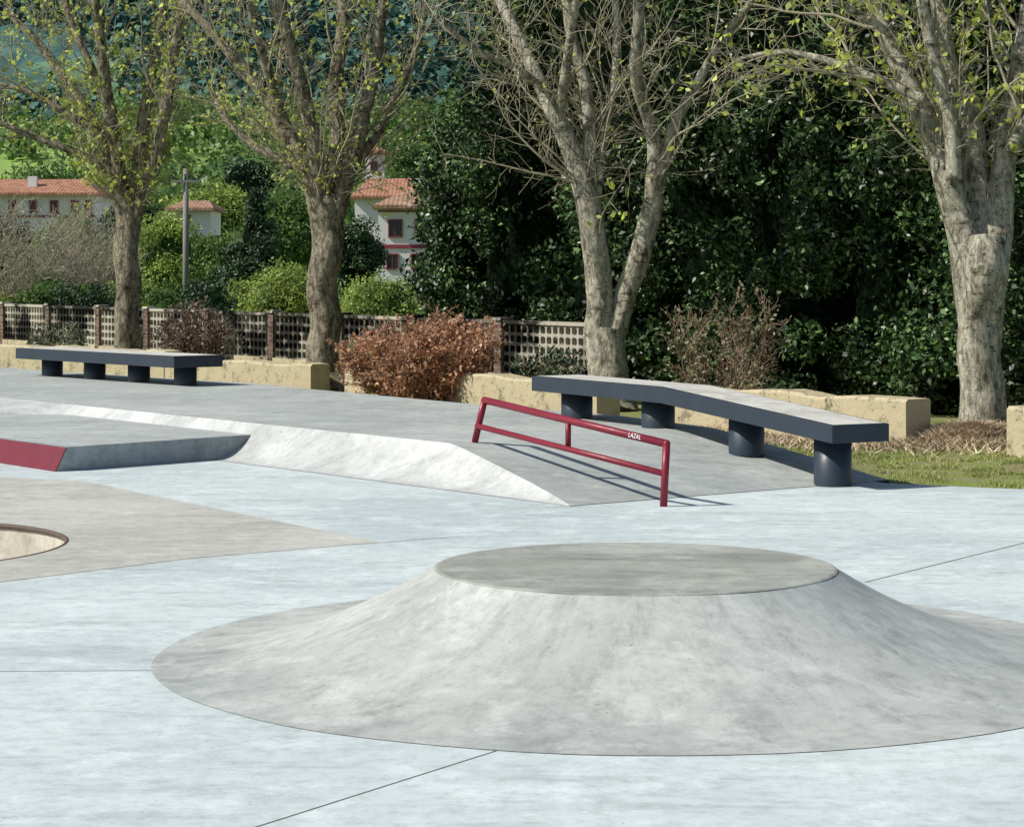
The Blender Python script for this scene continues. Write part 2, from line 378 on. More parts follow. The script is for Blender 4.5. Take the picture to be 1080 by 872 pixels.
me=bpy.data.meshes.new_from_object(tmp.evaluated_get(bpy.context.evaluated_depsgraph_get())); bpy.data.objects.remove(tmp); me.name='lettering'
me.materials.clear(); me.materials.append(M['white'])
lt=bpy.data.objects.new('lettering',me); COL.objects.link(lt); lt.parent=th
xd=(qt-rt).normalized(); pos=rt.lerp(qt,.858); zd=(Vector((0,0,CH))-pos); zd-=xd*zd.dot(xd); zd.normalize(); yd=zd.cross(xd)
mt=Matrix((xd,yd,zd)).transposed().to_4x4(); mt.translation=pos+zd*.0305-th.location; lt.matrix_basis=mt
# ---------------------------------------------------------------- benches
def bench(label,path,width,thk,piers,pr):
    a=Vector(path[0]); z=Vector(path[-1]); d=Vector((z.x-a.x,z.y-a.y,0)).normalized(); n=Vector((-d.y,d.x,0))
    mid=(a+z)/2
    th=thing('ledge_bench',(mid.x,mid.y,piers[0][2] if len(path)==2 else .15),label,'bench')
    mb=MB(); h=width/2
    for i,p in enumerate(path):
        p=Vector(p)
        for sx,dz in ((-1,-thk),(-1,0),(1,0),(1,-thk)): q=p+n*h*sx+Vector((0,0,dz)); mb.v.append(tuple(q))
    for i in range(len(path)-1):
        for k in range(4): k2=(k+1)%4; mb.f.append((i*4+k,i*4+k2,i*4+4+k2,i*4+4+k))
    mb.f.append((3,2,1,0)); e=4*(len(path)-1); mb.f.append((e,e+1,e+2,e+3))
    mb.build('edge_frame',M['slate'],th,bevel=.006)
    mb=MB(); ins=.03
    for i,p in enumerate(path):
        p=Vector(p)
        if i==0: p=p+d*ins
        if i==len(path)-1: p=p-d*ins
        for sx in (-1,1): q=p+n*(h-ins)*sx+Vector((0,0,.004)); mb.v.append(tuple(q))
    for i in range(len(path)-1): mb.f.append((2*i,2*i+2,2*i+3,2*i+1))
    mb.build('slab_top',M['bench_top'],th)
    for x,y,zb,zt in piers:
        mb=MB(); mb.tube([(x,y,zb-.02),(x,y,zb+.01),(x,y,zt)],pr,28); o=mb.build('pier',M['slate'],th)
        for pp in o.data.polygons: pp.use_smooth=len(pp.vertices)==4
    return th
A=Vector((.43,22.03,0)); d=Vector((.47,-.883,0)); KT=2.35
def rb_top(t_): return .69 if t_<KT else .69-.185*(t_-KT)/(4.87-KT)
path=[(A.x+d.x*t_,A.y+d.y*t_,rb_top(t_)) for t_ in (0,KT,4.87)]
pr=[]
for t_ in (.40,1.87,3.28,4.50):
    q=A+d*t_; s_=(q-P0).dot(U); pr.append((q.x,q.y,topz(s_) if s_<ST else 0.0,rb_top(t_)-.15))
bench('long slate blue bench with a kinked pale top, right of the rail',path,.55,.14,pr,.15)
A=Vector((-6.39,30.73,0)); d=Vector((.647,-.762,0)); A2=A+d*3.98
pr=[(A.x+d.x*t_,A.y+d.y*t_,DZ,.54) for t_ in (.37,1.49,2.59,3.68)]
bench('flat slate blue bench with a pale top at the far left of the deck',[(A.x,A.y,.67),(A2.x,A2.y,.67)],.7,.14,pr,.14)
# ---------------------------------------------------------------- ground
fill('ground',[(-3000,-500),(3000,-500),(3000,5000),(-3000,5000)],-.12,M['meadow'],[hole])
edge=[(uv(s,vr(s)),topz(s)) for s in np.arange(-16,4.9,.35)]
ex=np.array([[p.x,p.y] for p,_ in edge]); ez=np.array([z for _,z in edge])
def vz(x,y):
    dd=np.hypot(ex[:,0]-x,ex[:,1]-y); h=(ez-.05-.22*dd).max()
    z=max(-.03,h)+.02*noise.noise((x*1.3,y*1.3,0))
    z+=.19*math.exp(-((x-4.55)**2*1.1+(y-22.3)**2)/.30)*(1+.5*noise.noise((x*4,y*4,2)))
    return z
mb=MB(); xs=np.arange(-16,15.01,.25); ys=np.arange(14,50.01,.25); ins_=[]
for y in ys:
    for x in xs:
        z=vz(x,y); q=Vector((x,y,0))-P0; s_=q.dot(U); v_=q.dot(V)
        inside = (v_<vr(max(-16,min(4.85,s_)))-.15 and s_<5.2) or y<15.8 or (y<17.4 and x<9) or (x<2.8 and y<18.9)
        ins_.append(inside); mb.v.append((x,y,min(z,-.035) if inside else z))
nx=len(xs)
for j in range(len(ys)-1):
    for i in range(nx-1):
        a=j*nx+i
        if ins_[a] and ins_[a+1] and ins_[a+nx] and ins_[a+nx+1]: continue
        mb.f.append((a,a+1,a+nx+1,a+nx))
struct(mb.build('grass_verge',M['verge'],smooth=True))
def blades(pts,h,w,mat,name,lean=.4):
    n=len(pts); p=np.array(pts); a=rng.uniform(0,2*math.pi,n); hh=h*rng.uniform(.5,1.3,n)
    dx=np.cos(a)*w; dy=np.sin(a)*w; lx=rng.normal(0,lean,n)*hh; ly=rng.normal(0,lean,n)*hh
    v=np.stack([p-np.stack([dx,dy,np.zeros(n)],1),p+np.stack([dx,dy,np.zeros(n)],1),p+np.stack([lx,ly,hh],1)],1)
    return npmesh(name,v.reshape(-1,3),3,mat)
pts=[]
while len(pts)<26000:
    x=random.uniform(2.3,6.2); y=random.uniform(17.2,25)
    q=Vector((x,y,0))-P0
    if y< 18.35-(x-3)*.5+ (.0 if x>3 else (3-x)*2.0): continue
    if q.dot(V)<3.45: continue
    if noise.noise((x*2.8,y*2.8,3))<.0+random.uniform(-.16,.16): continue
    pts.append((x,y,vz(x,y)-.005))
for _ in range(5000):
    x=random.uniform(-9.5,-6.2); y=random.uniform(31,37); pts.append((x,y,vz(x,y)-.005))
stuff(blades(pts,.032,.007,M['blade'],'grass'),'short green grass growing between the paving and the low wall','grass')
pts=[]
for _ in range(16000):
    a=random.uniform(0,6.28); r=abs(random.gauss(0,.42)); x=4.5+r*math.cos(a)*1.2; y=22.3+r*math.sin(a); pts.append((x,y,vz(x,y)+random.uniform(0,.02)))
for _ in range(11000):
    t_=random.uniform(0,14); o=abs(random.gauss(0,.5)); x=3.88-.58*t_-.81*o; y=22.2+.81*t_-.58*o
    q=Vector((x,y,0))-P0
    if q.dot(V)<vr(min(4.8,q.dot(U)))+.03: continue
    pts.append((x,y,vz(x,y)))
stuff(blades(pts,.07,.010,M['litter'],'leaf_litter',1.2),'dry brown leaf litter at the tree base and wall foot','leaf litter')
# ---------------------------------------------------------------- low wall
def wall(name_label,a,b,h,th_=.34):
    a=Vector((*a,0)); b=Vector((*b,0)); d=(b-a); L=d.length; d.normalize(); n=Vector((d.y,-d.x,0))
    if n.y<0: n=-n
    mb=MB(); k=max(2,int(L/.25))
    for i in range(k+1):
        p=a+d*L*i/k; hz=h+.05*noise.noise((p.x*2,p.y*2,1)); e=.018*noise.noise((p.x*3,p.y*3,4))
        for off,z in ((0,-.1),(e,hz-.03),(e+.03,hz),(th_-.015,hz),(th_,hz-.015),(th_,-.1)):
            q=p+n*off; mb.v.append((q.x,q.y,z))
    for i in range(k):
        for j in range(5): A_=i*6+j; mb.f.append((A_,A_+1,A_+7,A_+6))
    mb.f.append((0,1,2,3,4,5)); e=k*6; mb.f.append(tuple(e+j for j in (5,4,3,2,1,0)))
    o=mb.build('low_wall',M['wall'],origin=(a.x,a.y,0)); tag(o,name_label,'wall','low stained concrete walls along the verge')
def LW(t_): return (3.88-.58*t_,22.2+.81*t_)
wall('short yellowed concrete wall block at the right edge of the view',LW(-3.5),LW(-1.25),.43)
wall('yellowed low concrete wall ending left of the pale forked tree, behind the kinked bench',LW(.05),LW(3.9),.44)
wall('mould stained low concrete wall behind the russet bush',LW(5.0),LW(10.6),.41)
wall('weathered low wall left of the second tree from the left',LW(11.5),(-5.2,34.1),.40)
wall('far left low wall running behind the flat bench',(-5.22,34.12),(-13,41),.50)
# ---------------------------------------------------------------- breeze block fence
FA=Vector((-.13,31.5,0)); FD=Vector((-.55,.835,0)).normalized(); ang=math.atan2(FD.y,FD.x)
th=thing('breeze_block_fence',FA,'low pierced block fence with brick pillars behind the trees at left','fence')
ts=[-2.4,0,2.3,4.5,6.8,9.2,11.7,13.9,16.4,18.9,21.3]
def fp(t_,z=0): q=FA+FD*t_; return (q.x,q.y,z)
for t_ in ts:
    mb=MB(); mb.box(fp(t_,.48),(.18,.18,1.08),ang); p=mb.build('pillar',M['brick'],th)
    mb=MB(); mb.box(fp(t_,1.04),(.23,.23,.04),ang,.9); mb.build('pillar_cap',M['block'],p)
for a_,b_ in zip(ts[:-1],ts[1:]):
    L=b_-a_-.18; c=(a_+b_)/2
    mb=MB(); mb.box(fp(c,.12),(L,.2,.34),ang); mb.build('plinth',M['wall'],th)
    mb=MB(); mb.box(fp(c,1.0),(L,.14,.045),ang); mb.build('coping',M['block'],th)
    mb=MB(); z0,z1=.29,.975; nr=5; nc=max(8,int(L/.145)); cw=L/nc; ch=(z1-z0)/nr; s0=a_+.09
    for i in range(nc+1): mb.box(fp(s0+i*cw,(z0+z1)/2),(.034,.08,z1-z0),ang)
    for j in range(nr+1): mb.box(fp(c,z0+j*ch),(L,.076,.034),ang)
    for i in range(nc+1):
        for j in range(nr+1):
            p=Vector(fp(s0+i*cw,z0+j*ch)); n=Vector((-FD.y,FD.x,0))*.042; r=.055
            q=[p+FD*r,p+Vector((0,0,r)),p-FD*r,p-Vector((0,0,r))]
            mb.hull([x-n for x in q],[x+n for x in q])
    mb.build('pierced_panel',M['block'],th)
# ---------------------------------------------------------------- trees
def rnd_perp(d):
    r=Vector((random.gauss(0,1),random.gauss(0,1),random.gauss(0,1))); r-=d*r.dot(d); return r.normalized()
def walk(p,d,L,seg,wander,up):
    pts=[p.copy()]; n=max(2,int(L/seg))
    for i in range(n):
        d=(d+Vector((random.gauss(0,wander),random.gauss(0,wander),random.gauss(0,wander)+up))).normalized()
        p=p+d*(L/n); pts.append(p.copy())
    return pts
def smooth_path(pts,sub=5):
    out=[]
    for i in range(len(pts)-1):
        p0=pts[max(i-1,0)];p1=pts[i];p2=pts[i+1];p3=pts[min(i+2,len(pts)-1)]
        for k in range(sub):
            t_=k/sub; out.append(.5*((2*p1)+(-p0+p2)*t_+(2*p0-5*p1+4*p2-p3)*t_*t_+(-p0+3*p1-3*p2+p3)*t_**3))
    out.append(pts[-1]); return out
def city_tree(label,D,base,trunks,limbs,leafp,dens=1.0,leafs=.055,nl=4,bk='bark'):
    b=P(base[0],base[1],D); b.z=0
    th=thing('budding_tree',b,label,'tree')
    mpx=D/F; tk=MB(); tw=MB(); lf=[]
    allp=[]
    for pts,rs,isT in [(a,b_,True) for a,b_ in trunks]+[(a,b_,False) for a,b_ in limbs]:
        off=random.uniform(-1,1) if not isT else 0
        raw=[]
        for i,q in enumerate(pts):
            dd=(i/(len(pts)-1))**1.3*off*1.3 if not isT else 0
            raw.append(P(q[0],q[1],D)+Vector((0,dd,0)))
        sp=smooth_path(raw,9)
        rr=list(np.interp(np.linspace(0,1,len(sp)),np.linspace(0,1,len(rs)),rs)*mpx)
        sp=[p+Vector((noise.noise(p*1.5),noise.noise(p*1.5+Vector((9,0,0))),0))*r*.45 for p,r in zip(sp,rr)]
        tk.tube(sp,rr,20 if isT else 12,rough=.17 if isT else .12)
        allp.append((sp,rr,isT))
    for sp,rr,isT in allp:
        acc=0
        for i in range(1,len(sp)):
            seg=(sp[i]-sp[i-1]); acc+=seg.length
            if sp[i].z<2.7 or (isT and i<len(sp)*.75): continue
            step=.27/dens
            while acc>step:
                acc-=step; d=seg.normalized(); 
                dd=(d*random.uniform(.4,1.0)+rnd_perp(d)*random.uniform(.5,1.0)+Vector((0,0,.12))).normalized()
                L=random.uniform(.7,2.6)*(1 if random.random()<.6 else .5); r=min(rr[i]*.45,.010+.011*L/2.6)
                pts=walk(sp[i],dd,L,.16,.13,.04); n=len(pts)
                tw.tube(pts,[r*(1-.76*k/(n-1)) for k in range(n)],4,cap=False)
                for k in range(1,n):
                    for _ in range(2 if random.random()<.6 else 1):
                        d2=(pts[k]-pts[k-1]).normalized(); d3=(d2*random.uniform(.4,1.1)+rnd_perp(d2)).normalized()
                        l2=random.uniform(.15,.75)*(1.2-k/n*.5); p2=walk(pts[k],d3,l2,.12,.2,.06); m=len(p2)
                        tw.tube(p2,[.0055-.003*q/(m-1) for q in range(m)],3,cap=False)
                        if random.random()<leafp:
                            for q in range(random.randint(1,nl)):
                                j=random.randint(max(1,m-2),m-1)
                                c=p2[j].lerp(p2[j-1],random.random()*.6)+Vector((random.gauss(0,.025),random.gauss(0,.025),random.gauss(0,.025)))
                                lf.append(tuple(c))
                        if random.random()<.55:
                            d4=(d3+rnd_perp(d3)*.8).normalized(); p3=walk(p2[len(p2)//2],d4,l2*.5,.1,.2,.05)
                            tw.tube(p3,[.0038]*len(p3),3,cap=False)
    tk.build('trunk',M[bk],th,smooth=True); tw.keep=True; tw.build('twigs',M['twig'],th,smooth=True)
    npmesh('young_leaves',leaves(np.array(lf),leafs*1.3,leafs*.85),4,M['bud'],th)
    return th
city_tree('pale barked forked tree at the right edge above the dry leaf mound',22.6,(1036,466),
  [([(1034,484),(1035,470),(1034,448),(1034,400),(1035,330),(1038,285),(1040,250)],[40,31,25,22,22,24,18])],
  [([(1030,400),(1024,330),(1016,250),(1004,185),(988,138),(965,80),(940,20),(915,-70)],[9,14,16,14,13,11,9,6]),
   ([(1036,400),(1040,330),(1043,240),(1040,170),(1030,105),(1012,40),(1000,-70)],[12,16,16,14,12,10,7]),
   ([(1040,400),(1049,320),(1060,240),(1066,170),(1072,115),(1090,50),(1105,-60)],[9,13,15,13,11,9,6]),
   ([(1006,190),(1000,120),(985,60),(975,0),(960,-70)],[9,8,7,6,5]),
   ([(1068,160),(1090,120),(1130,90),(1180,70)],[8,7,6,3]),
   ([(975,105),(935,85),(885,62),(835,48),(790,52)],[6,5,4,3,1.5]),
   ([(950,45),(915,25),(870,8),(830,-15)],[5,4,3,2])],.75,1.1,.066,5)
city_tree('twin stemmed tree behind the kinked bench in front of the dark evergreens',28.3,(640,432),
  [([(640,440),(640,428),(640,412),(640,385),(640,362),(640,345)],[34,27,22.5,20.5,20,17]),
   ([(633,400),(633,375),(632,345),(631,310),(626,240),(612,185),(590,130)],[11,13,14,14,13,11.5,9.5]),
   ([(647,400),(647,375),(650,345),(659,312),(677,260),(690,205)],[10,12,13,12.5,11.5,10])],
  [([(592,134),(562,72),(536,12),(508,-60)],[9,7.5,6.5,5]),
   ([(686,222),(689,150),(672,95),(668,40),(680,-60)],[9,8,7,6,4.5]),
   ([(629,270),(623,180),(619,100),(602,30),(592,-60)],[6,8,7,6,4.5]),
   ([(686,222),(705,150),(727,100),(757,50),(795,-5)],[8,7,5.5,4.5,3]),
   ([(590,135),(596,75),(606,10),(615,-60)],[6,5,4.5,4]),
   ([(626,225),(640,130),(652,60),(648,-60)],[6,5,4.5,4]),
   ([(575,95),(545,75),(505,60),(470,35)],[4.5,4,3,2])],.16,1.0,.05,3)
city_tree('second tree from the left, straight trunk dividing into many upright limbs',32.3,(345,413),
  [([(345,422),(345,408),(345,390),(344,340),(342,270),(344,225),(345,205)],[34,24,18,16.5,15.5,16,13])],
  [([(339,270),(330,205),(314,160),(290,118),(257,75),(222,35),(185,-5)],[6,9,9,8,7,5.5,4]),
   ([(341,270),(336,205),(331,150),(317,90),(304,30),(294,-60)],[7,9,8.5,7.5,6.5,5]),
   ([(345,270),(350,200),(353,140),(351,70),(356,0),(352,-60)],[8,10,9,7.5,6.5,5]),
   ([(348,270),(361,205),(375,155),(389,100),(401,40),(411,-60)],[6,9,8.5,7.5,6.5,5]),
   ([(322,180),(290,165),(262,150),(232,120),(215,90)],[6,5,4.5,3.5,2.5]),
   ([(366,185),(397,140),(421,90),(440,40),(450,-20)],[6,5,4,3.5,2.5]),
   ([(300,130),(285,80),(270,20),(262,-50)],[6,5,4,3])],.65,1.15,.064,4,'bark_brown')
city_tree('leftmost tree, slender trunk with spreading limbs and yellow green leaves',38,(134,395),
  [([(134,400),(134,380),(134,330),(133,260),(134,220),(134,200)],[22,16,13.5,12.5,13.5,11])],
  [([(131,255),(124,200),(111,158),(87,114),(59,75),(30,40),(-5,5)],[5,7.5,7,6.5,5.5,4.5,3]),
   ([(132,255),(129,200),(121,140),(112,80),(108,20),(105,-60)],[5,7.5,7,6,5,4]),
   ([(135,255),(142,200),(151,140),(161,80),(172,20),(178,-60)],[5,7.5,7,6,5,4]),
   ([(137,255),(152,200),(169,160),(181,110),(195,50),(208,-20)],[5,7,6.5,6,5,3.5]),
   ([(118,180),(85,163),(50,150),(18,138),(-20,120)],[5,4.5,3.5,3,2]),
   ([(100,135),(70,120),(35,100),(-10,85)],[5,4,3,2]),
   ([(120,120),(90,60),(70,10),(60,-50)],[5,4,4,3])],.8,1.25,.075,5,'bark_brown')
# ---------------------------------------------------------------- foliage masses
ICO=bmesh.new(); bmesh.ops.create_icosphere(ICO,subdivisions=5,radius=1); IV=[v.co.copy() for v in ICO.verts]; IFc=[tuple(v.index for v in f.verts) for f in ICO.faces]; ICO.free()
ICO=bmesh.new(); bmesh.ops.create_icosphere(ICO,subdivisions=3,radius=1); IV3=[v.co.copy() for v in ICO.verts]; IF3=[tuple(v.index for v in f.verts) for f in ICO.faces]; ICO.free()
def blob_tree(name,label,cat,X,Y,w,h,z0,mat,nl,ll,lw,nblob=40,core=True,trunk=True,group=None,shape='egg',coremat=None,zb=0,front=.62,bs=1.0):
    th=thing(name,(X,Y,zb),label,cat,group); dp=w
    cen=[];rad=[]
    for i in range(nblob):
        while True:
            u=rng.uniform(-1,1,3)
            if np.linalg.norm(u)<1: break
        zz=(u[2]+1)/2
        k=(1-zz)**.8*1.1 if shape=='cone' else 1.0
        if shape in('cone','column'): 
            a=rng.uniform(0,6.28); rr=math.sqrt(rng.uniform(.35,1)); 
            if shape=='column': zz=rng.random(); 
            c=np.array([math.cos(a)*rr*k*w*.42,math.sin(a)*rr*k*dp*.42,zz*h])
            if shape=='column': c[:2]*=1+.25*math.sin(zz*9+X*3)+rng.normal()*.10
            r=(.09+.14*rng.random()**1.5)*w*(.5+.5*k)*bs
        else:
            un=u/np.linalg.norm(u)*np.linalg.norm(u)**.4
            c=np.array([un[0]*w*.38,un[1]*dp*.38,h*.5+un[2]*h*.38]); r=(.12+.11*rng.random())*min(w,h*1.1)*bs
        cen.append(c+np.array([X,Y,z0])); rad.append(r)
    cen=np.array(cen);rad=np.array(rad)
    wgt=rad**2*np.where(cen[:,1]<Y,1.0,1-front); idx=rng.choice(nblob,nl,p=wgt/wgt.sum()); d=rng.normal(size=(nl,3)); d/=np.linalg.norm(d,axis=1,keepdims=True)
    fl=rng.random(nl)<front; d[fl,1]=-np.abs(d[fl,1])
    rr=rad[idx]*(1-.45*rng.random(nl)**1.8)*(1+.10*rng.normal(size=nl))
    p=cen[idx]+d*rr[:,None]*np.array([1,1,.8]); p=p[p[:,2]>zb+.03]; 
    dd=p-np.array([X,Y,z0+h*.45]); dd/=np.linalg.norm(dd,axis=1,keepdims=True)+1e-6; dd[:,2]+=.35
    npmesh('crown',leaves(p,ll,lw,out=dd,bias=.35),4,mat,th)
    if core:
        mb=MB(); vs=[]
        V_,F_=(IV,IFc) if shape=='column' else (IV3,IF3)
        for v in V_:
            if shape=='column':
                e=.35; r0=math.hypot(v.x,v.y); hz=(1 if v.z>0 else -1)*abs(v.z)**.75; q=Vector((v.x/(r0+1e-6)*min(1,r0**e),v.y/(r0+1e-6)*min(1,r0**e),hz)) if r0>1e-4 else Vector((0,0,hz))
                c=Vector((q.x*w*.36,q.y*w*.30,q.z*h*.5))
            elif shape=='cone':
                zz=(v.z+1)/2; k=(1-zz)**.8*1.1; r0=math.hypot(v.x,v.y)+1e-6; c=Vector((v.x/r0*w*.34*k*min(1,r0*2),v.y/r0*w*.34*k*min(1,r0*2),(zz-.5)*h*.95))
            else: c=Vector((v.x*w*.34,v.y*w*.34,v.z*h*.37))
            g=c+Vector((X,Y,0)); c*=1+.10*noise.noise(g*(1.1 if w<5 else .5))+.10*noise.noise(g*2.7)
            vs.append((X+c.x,Y+c.y,max(zb-.05,z0+h*.5+c.z)))
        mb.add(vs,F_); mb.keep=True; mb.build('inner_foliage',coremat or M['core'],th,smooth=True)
    if trunk:
        mb=MB(); mb.tube([(X,Y,zb-.1),(X+.05,Y,z0+h*.2),(X-.04,Y,z0+h*.75)],[w*.045,w*.035,w*.015],8,rough=.1)
        for k in range(6):
            a=random.uniform(0,6.28); z=z0+h*random.uniform(.1,.4); mb.tube([(X,Y,z),(X+math.cos(a)*w*.15,Y+math.sin(a)*w*.15,z+h*.15),(X+math.cos(a)*w*.3,Y+math.sin(a)*w*.3,z+h*.35)],[w*.02,w*.014,w*.006],6)
        mb.build('trunk',M['bark_dark'],th,smooth=True)
    return th
ev=[(512,36,2.3,5.3,'rounded lower evergreen at the left end of the tall hedge, beside the white house'),
    (598,34.5,3.3,8.2,'dark glossy evergreen behind the left stem of the twin stemmed tree'),
    (700,32.5,3.5,8.3,'dark glossy evergreen right of the twin stemmed tree'),
    (800,31,3.4,8.2,'dense dark evergreen behind the pink twigged shrub'),
    (895,29.5,3.3,8.2,'dense dark evergreen rising behind the end of the kinked bench'),
    (985,28.5,3.2,8.2,'dense dark evergreen just left of the pale forked tree'),
    (1080,27.5,3.3,8.2,'dense dark evergreen behind the pale forked tree at the right edge')]
for i,(px,D,w_,h_,lab) in enumerate(ev):
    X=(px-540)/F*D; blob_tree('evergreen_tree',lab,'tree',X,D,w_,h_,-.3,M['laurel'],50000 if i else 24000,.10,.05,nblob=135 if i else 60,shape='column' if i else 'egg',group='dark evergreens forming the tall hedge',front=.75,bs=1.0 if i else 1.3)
def shrub(name,label,px,D,w,h,mat,twmat,nl,ll,lw,nst=60,zb=0):
    X=(px-540)/F*D; th=thing(name,(X,D,zb),label,'shrub'); tw=MB(); lf=[]
    for i in range(nst):
        a=random.uniform(0,6.28); r=math.sqrt(random.random()); tx=math.cos(a)*r*w/2; ty=math.sin(a)*r*w/2; tz=h*(1-.35*r*r)*random.uniform(.7,1.1)
        p0=Vector((X+tx*.25,D+ty*.25,zb-.03)); p3=Vector((X+tx,D+ty,zb+tz)); pm=p0.lerp(p3,.5)+Vector((tx*.12,ty*.12,-.05*h))
        pts=smooth_path([p0,pm,p3],5); pts=[p+Vector((random.gauss(0,.015),random.gauss(0,.015),0)) for p in pts]
        n=len(pts); tw.tube(pts,[.010-.006*k/(n-1) for k in range(n)],4,cap=False)
        for k in range(2,n):
            for _ in range(3):
                d=(pts[k]-pts[k-1]).normalized(); dd=(d*.7+rnd_perp(d)*.8).normalized(); q=walk(pts[k],dd,random.uniform(.1,.32)*h,.06,.2,.03)
                tw.tube(q,[.004]*len(q),3,cap=False); lf+= [tuple(x) for x in q[1:]]
    tw.keep=True; tw.build('twigs',twmat,th)
    lf=np.array(lf); idx=rng.integers(0,len(lf),nl); p=lf[idx]+rng.normal(0,.03,size=(nl,3)); npmesh('leaves',leaves(p,ll,lw),4,mat,th)
    return th
shrub('russet_shrub','rounded shrub covered in dry russet leaves, between two trees behind the deck',448,29.2,2.0,1.05,M['russet'],M['redtwig'],14000,.07,.035,75)
shrub('pink_shrub','loose pinkish twigged shrub with small pale leaves behind the kinked bench',768,26.4,1.45,1.35,M['pinkleaf'],M['redtwig'],2600,.055,.035,17)
shrub('plum_shrub','dark plum leaved shrub behind the flat bench, right of the leftmost tree',203,37.0,1.2,1.1,M['plum'],M['redtwig'],3000,.06,.035,28)
shrub('small_shrub','small dark green shrub at the wall between the russet shrub and the bench',578,29.5,.9,.65,M['darkgreen'],M['twig'],2200,.07,.04,30)
shrub('small_shrub','small green shrub in front of the pierced fence, just right of the second tree',388,33.5,.8,.7,M['green'],M['twig'],1500,.06,.035,22)
shrub('small_shrub','small green shrub in front of the pierced fence, left of the leftmost trunk',62,39.5,1.1,.75,M['darkgreen'],M['twig'],2200,.06,.035,26)
bt=[('bare_shrub','pale grey leafless bush behind the fence at the far left',25,52,3.0,229,'greyleaf',4500,.07,.03),
    ('bare_shrub','pinkish grey bare bush behind the leftmost trunk',95,56,2.6,230,'greyleaf',4000,.07,.03),
    ('bushy_tree','lime green young tree right of the leftmost trunk',172,68,2.6,212,'lime',9000,.10,.06),
    ('bushy_tree','yellow green bush left of the second trunk, just above the fence',300,47,1.9,276,'lime',8000,.07,.04),
    ('bushy_tree','pale green airy bush right of the second trunk, below the white house',402,45,1.9,283,'lime',8000,.06,.04),
    ('bushy_tree','mid green tree between the utility pole and the dark conifer',228,75,2.6,235,'green',8000,.11,.07),
    ('bushy_tree','round dark green tree seen just right of the second trunk',376,82,2.0,220,'darkgreen',9000,.11,.07),
    ('bushy_tree','tall green tree behind the dark conifer',300,105,4.6,178,'green',12000,.17,.10),
    ('bushy_tree','light green tree behind the small far roof',225,165,7.5,185,'lime',12000,.26,.16),
    ('bushy_tree','green tree rising beside the white tower',425,175,6.0,132,'green',12000,.25,.15),
    ('bushy_tree','green tree right of the far left house',122,165,6.0,168,'lime',12000,.25,.15),
    ('bushy_tree','dark green tree below the far left house',12,100,5.0,228,'darkgreen',10000,.16,.09),
    ('bushy_tree','green bush below the far left house, right of its darker neighbour',78,96,3.8,222,'green',9000,.15,.09),
    ('bushy_tree','bright tree behind the roof ridge of the far left house',50,185,9,165,'green',12000,.28,.16),
    ('bushy_tree','dark tree standing left of the second trunk and far behind it',265,185,8,150,'darkgreen',12000,.28,.16),
    ('bushy_tree','broad dark green tree between the pole and the lime tree',148,140,5,205,'darkgreen',10000,.22,.13)]
for nm,lab,px,D,w_,ty,mt_,nl,ll,lw in bt:
    top=CH+(HZ-ty)/F*D; X=(px-540)/F*D
    if nm=='bare_shrub': shrub(nm,lab,px,D,w_,top,M[mt_],M['twig'],nl,ll,lw,90)
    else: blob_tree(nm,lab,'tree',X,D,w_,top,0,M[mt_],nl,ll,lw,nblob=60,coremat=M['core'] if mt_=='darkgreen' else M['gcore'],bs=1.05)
D=60; blob_tree('conifer_tree','dark pointed conifer between the pole and the second trunk','tree',(270-540)/F*D,D,2.1,CH+(HZ-190)/F*D,0,M['darkgreen'],14000,.11,.035,nblob=70,shape='cone',bs=1.3)
oo=['first','second','third','fourth','fifth','sixth','seventh','eighth','ninth','tenth','last']
for i,px in enumerate(range(10,470,42)):
    D=48.5+random.uniform(-2,3)
    blob_tree('hedge_bush',oo[i]+' low green bush from the left just behind the pierced fence','bush',(px-540)/F*D,D,1.4,1.45+random.uniform(-.3,.35),0,M[['lime','green','darkgreen','lime','green','darkgreen','lime','lime','green','lime','green'][i]],4500,.07,.042,nblob=22,trunk=False,group='low bushes behind the fence',coremat=M['gcore'],bs=1.2)
D=62; X=(196-540)/F*D; zt=CH+(HZ-178)/F*D
th=thing('utility_pole',(X,D,0),'grey concrete utility pole with a crossarm among the green trees','utility pole')
mb=MB(); mb.tube([(X,D,-.1),(X,D,zt)],[.10,.07],10); mb.build('shaft',M['pole'],th,smooth=True)
mb=MB(); mb.box((X,D-.1,zt-.35),(.8,.07,.07)); mb.build('crossarm',M['pole'],th)
for dx in (-.35,0,.35):
    mb=MB(); mb.tube([(X+dx,D-.1,zt-.31),(X+dx,D-.1,zt-.18)],[.04,.025],8); mb.build('insulator',M['glass'],th)
# ---------------------------------------------------------------- houses
def window(th,x0,x1,z0,z1,y,frame,t_=.06):
    mb=MB(); 
    for c,s in ((((x0+x1)/2,y,z0),(x1-x0+t_,.1,t_)),(((x0+x1)/2,y,z1),(x1-x0+t_,.1,t_)),((x0,y,(z0+z1)/2),(t_,.096,z1-z0)),((x1,y,(z0+z1)/2),(t_,.096,z1-z0)),(((x0+x1)/2,y+.01,(z0+z1)/2),(t_*.6,.07,z1-z0))): mb.box(c,s)
    w_=mb.build('window',frame,th); mb=MB(); mb.box(((x0+x1)/2,y+.02,(z0+z1)/2),(x1-x0,.04,z1-z0)); mb.build('pane',M['glass'],w_)
def hip(mb,x0,x1,y0,y1,z,h,inset):
    ym=(y0+y1)/2; r=[(x0,y0,z),(x1,y0,z),(x1,y1,z),(x0,y1,z),(x0+inset,ym,z+h),(x1-inset,ym,z+h)]
    b=[(x,y,z-.18) for x,y,z in r[:4]]
    mb.add(r+b,[(0,1,5,4),(1,2,5),(2,3,4,5),(3,0,4),(6,7,1,0),(7,8,2,1),(8,9,3,2),(9,6,0,3),(9,8,7,6)])
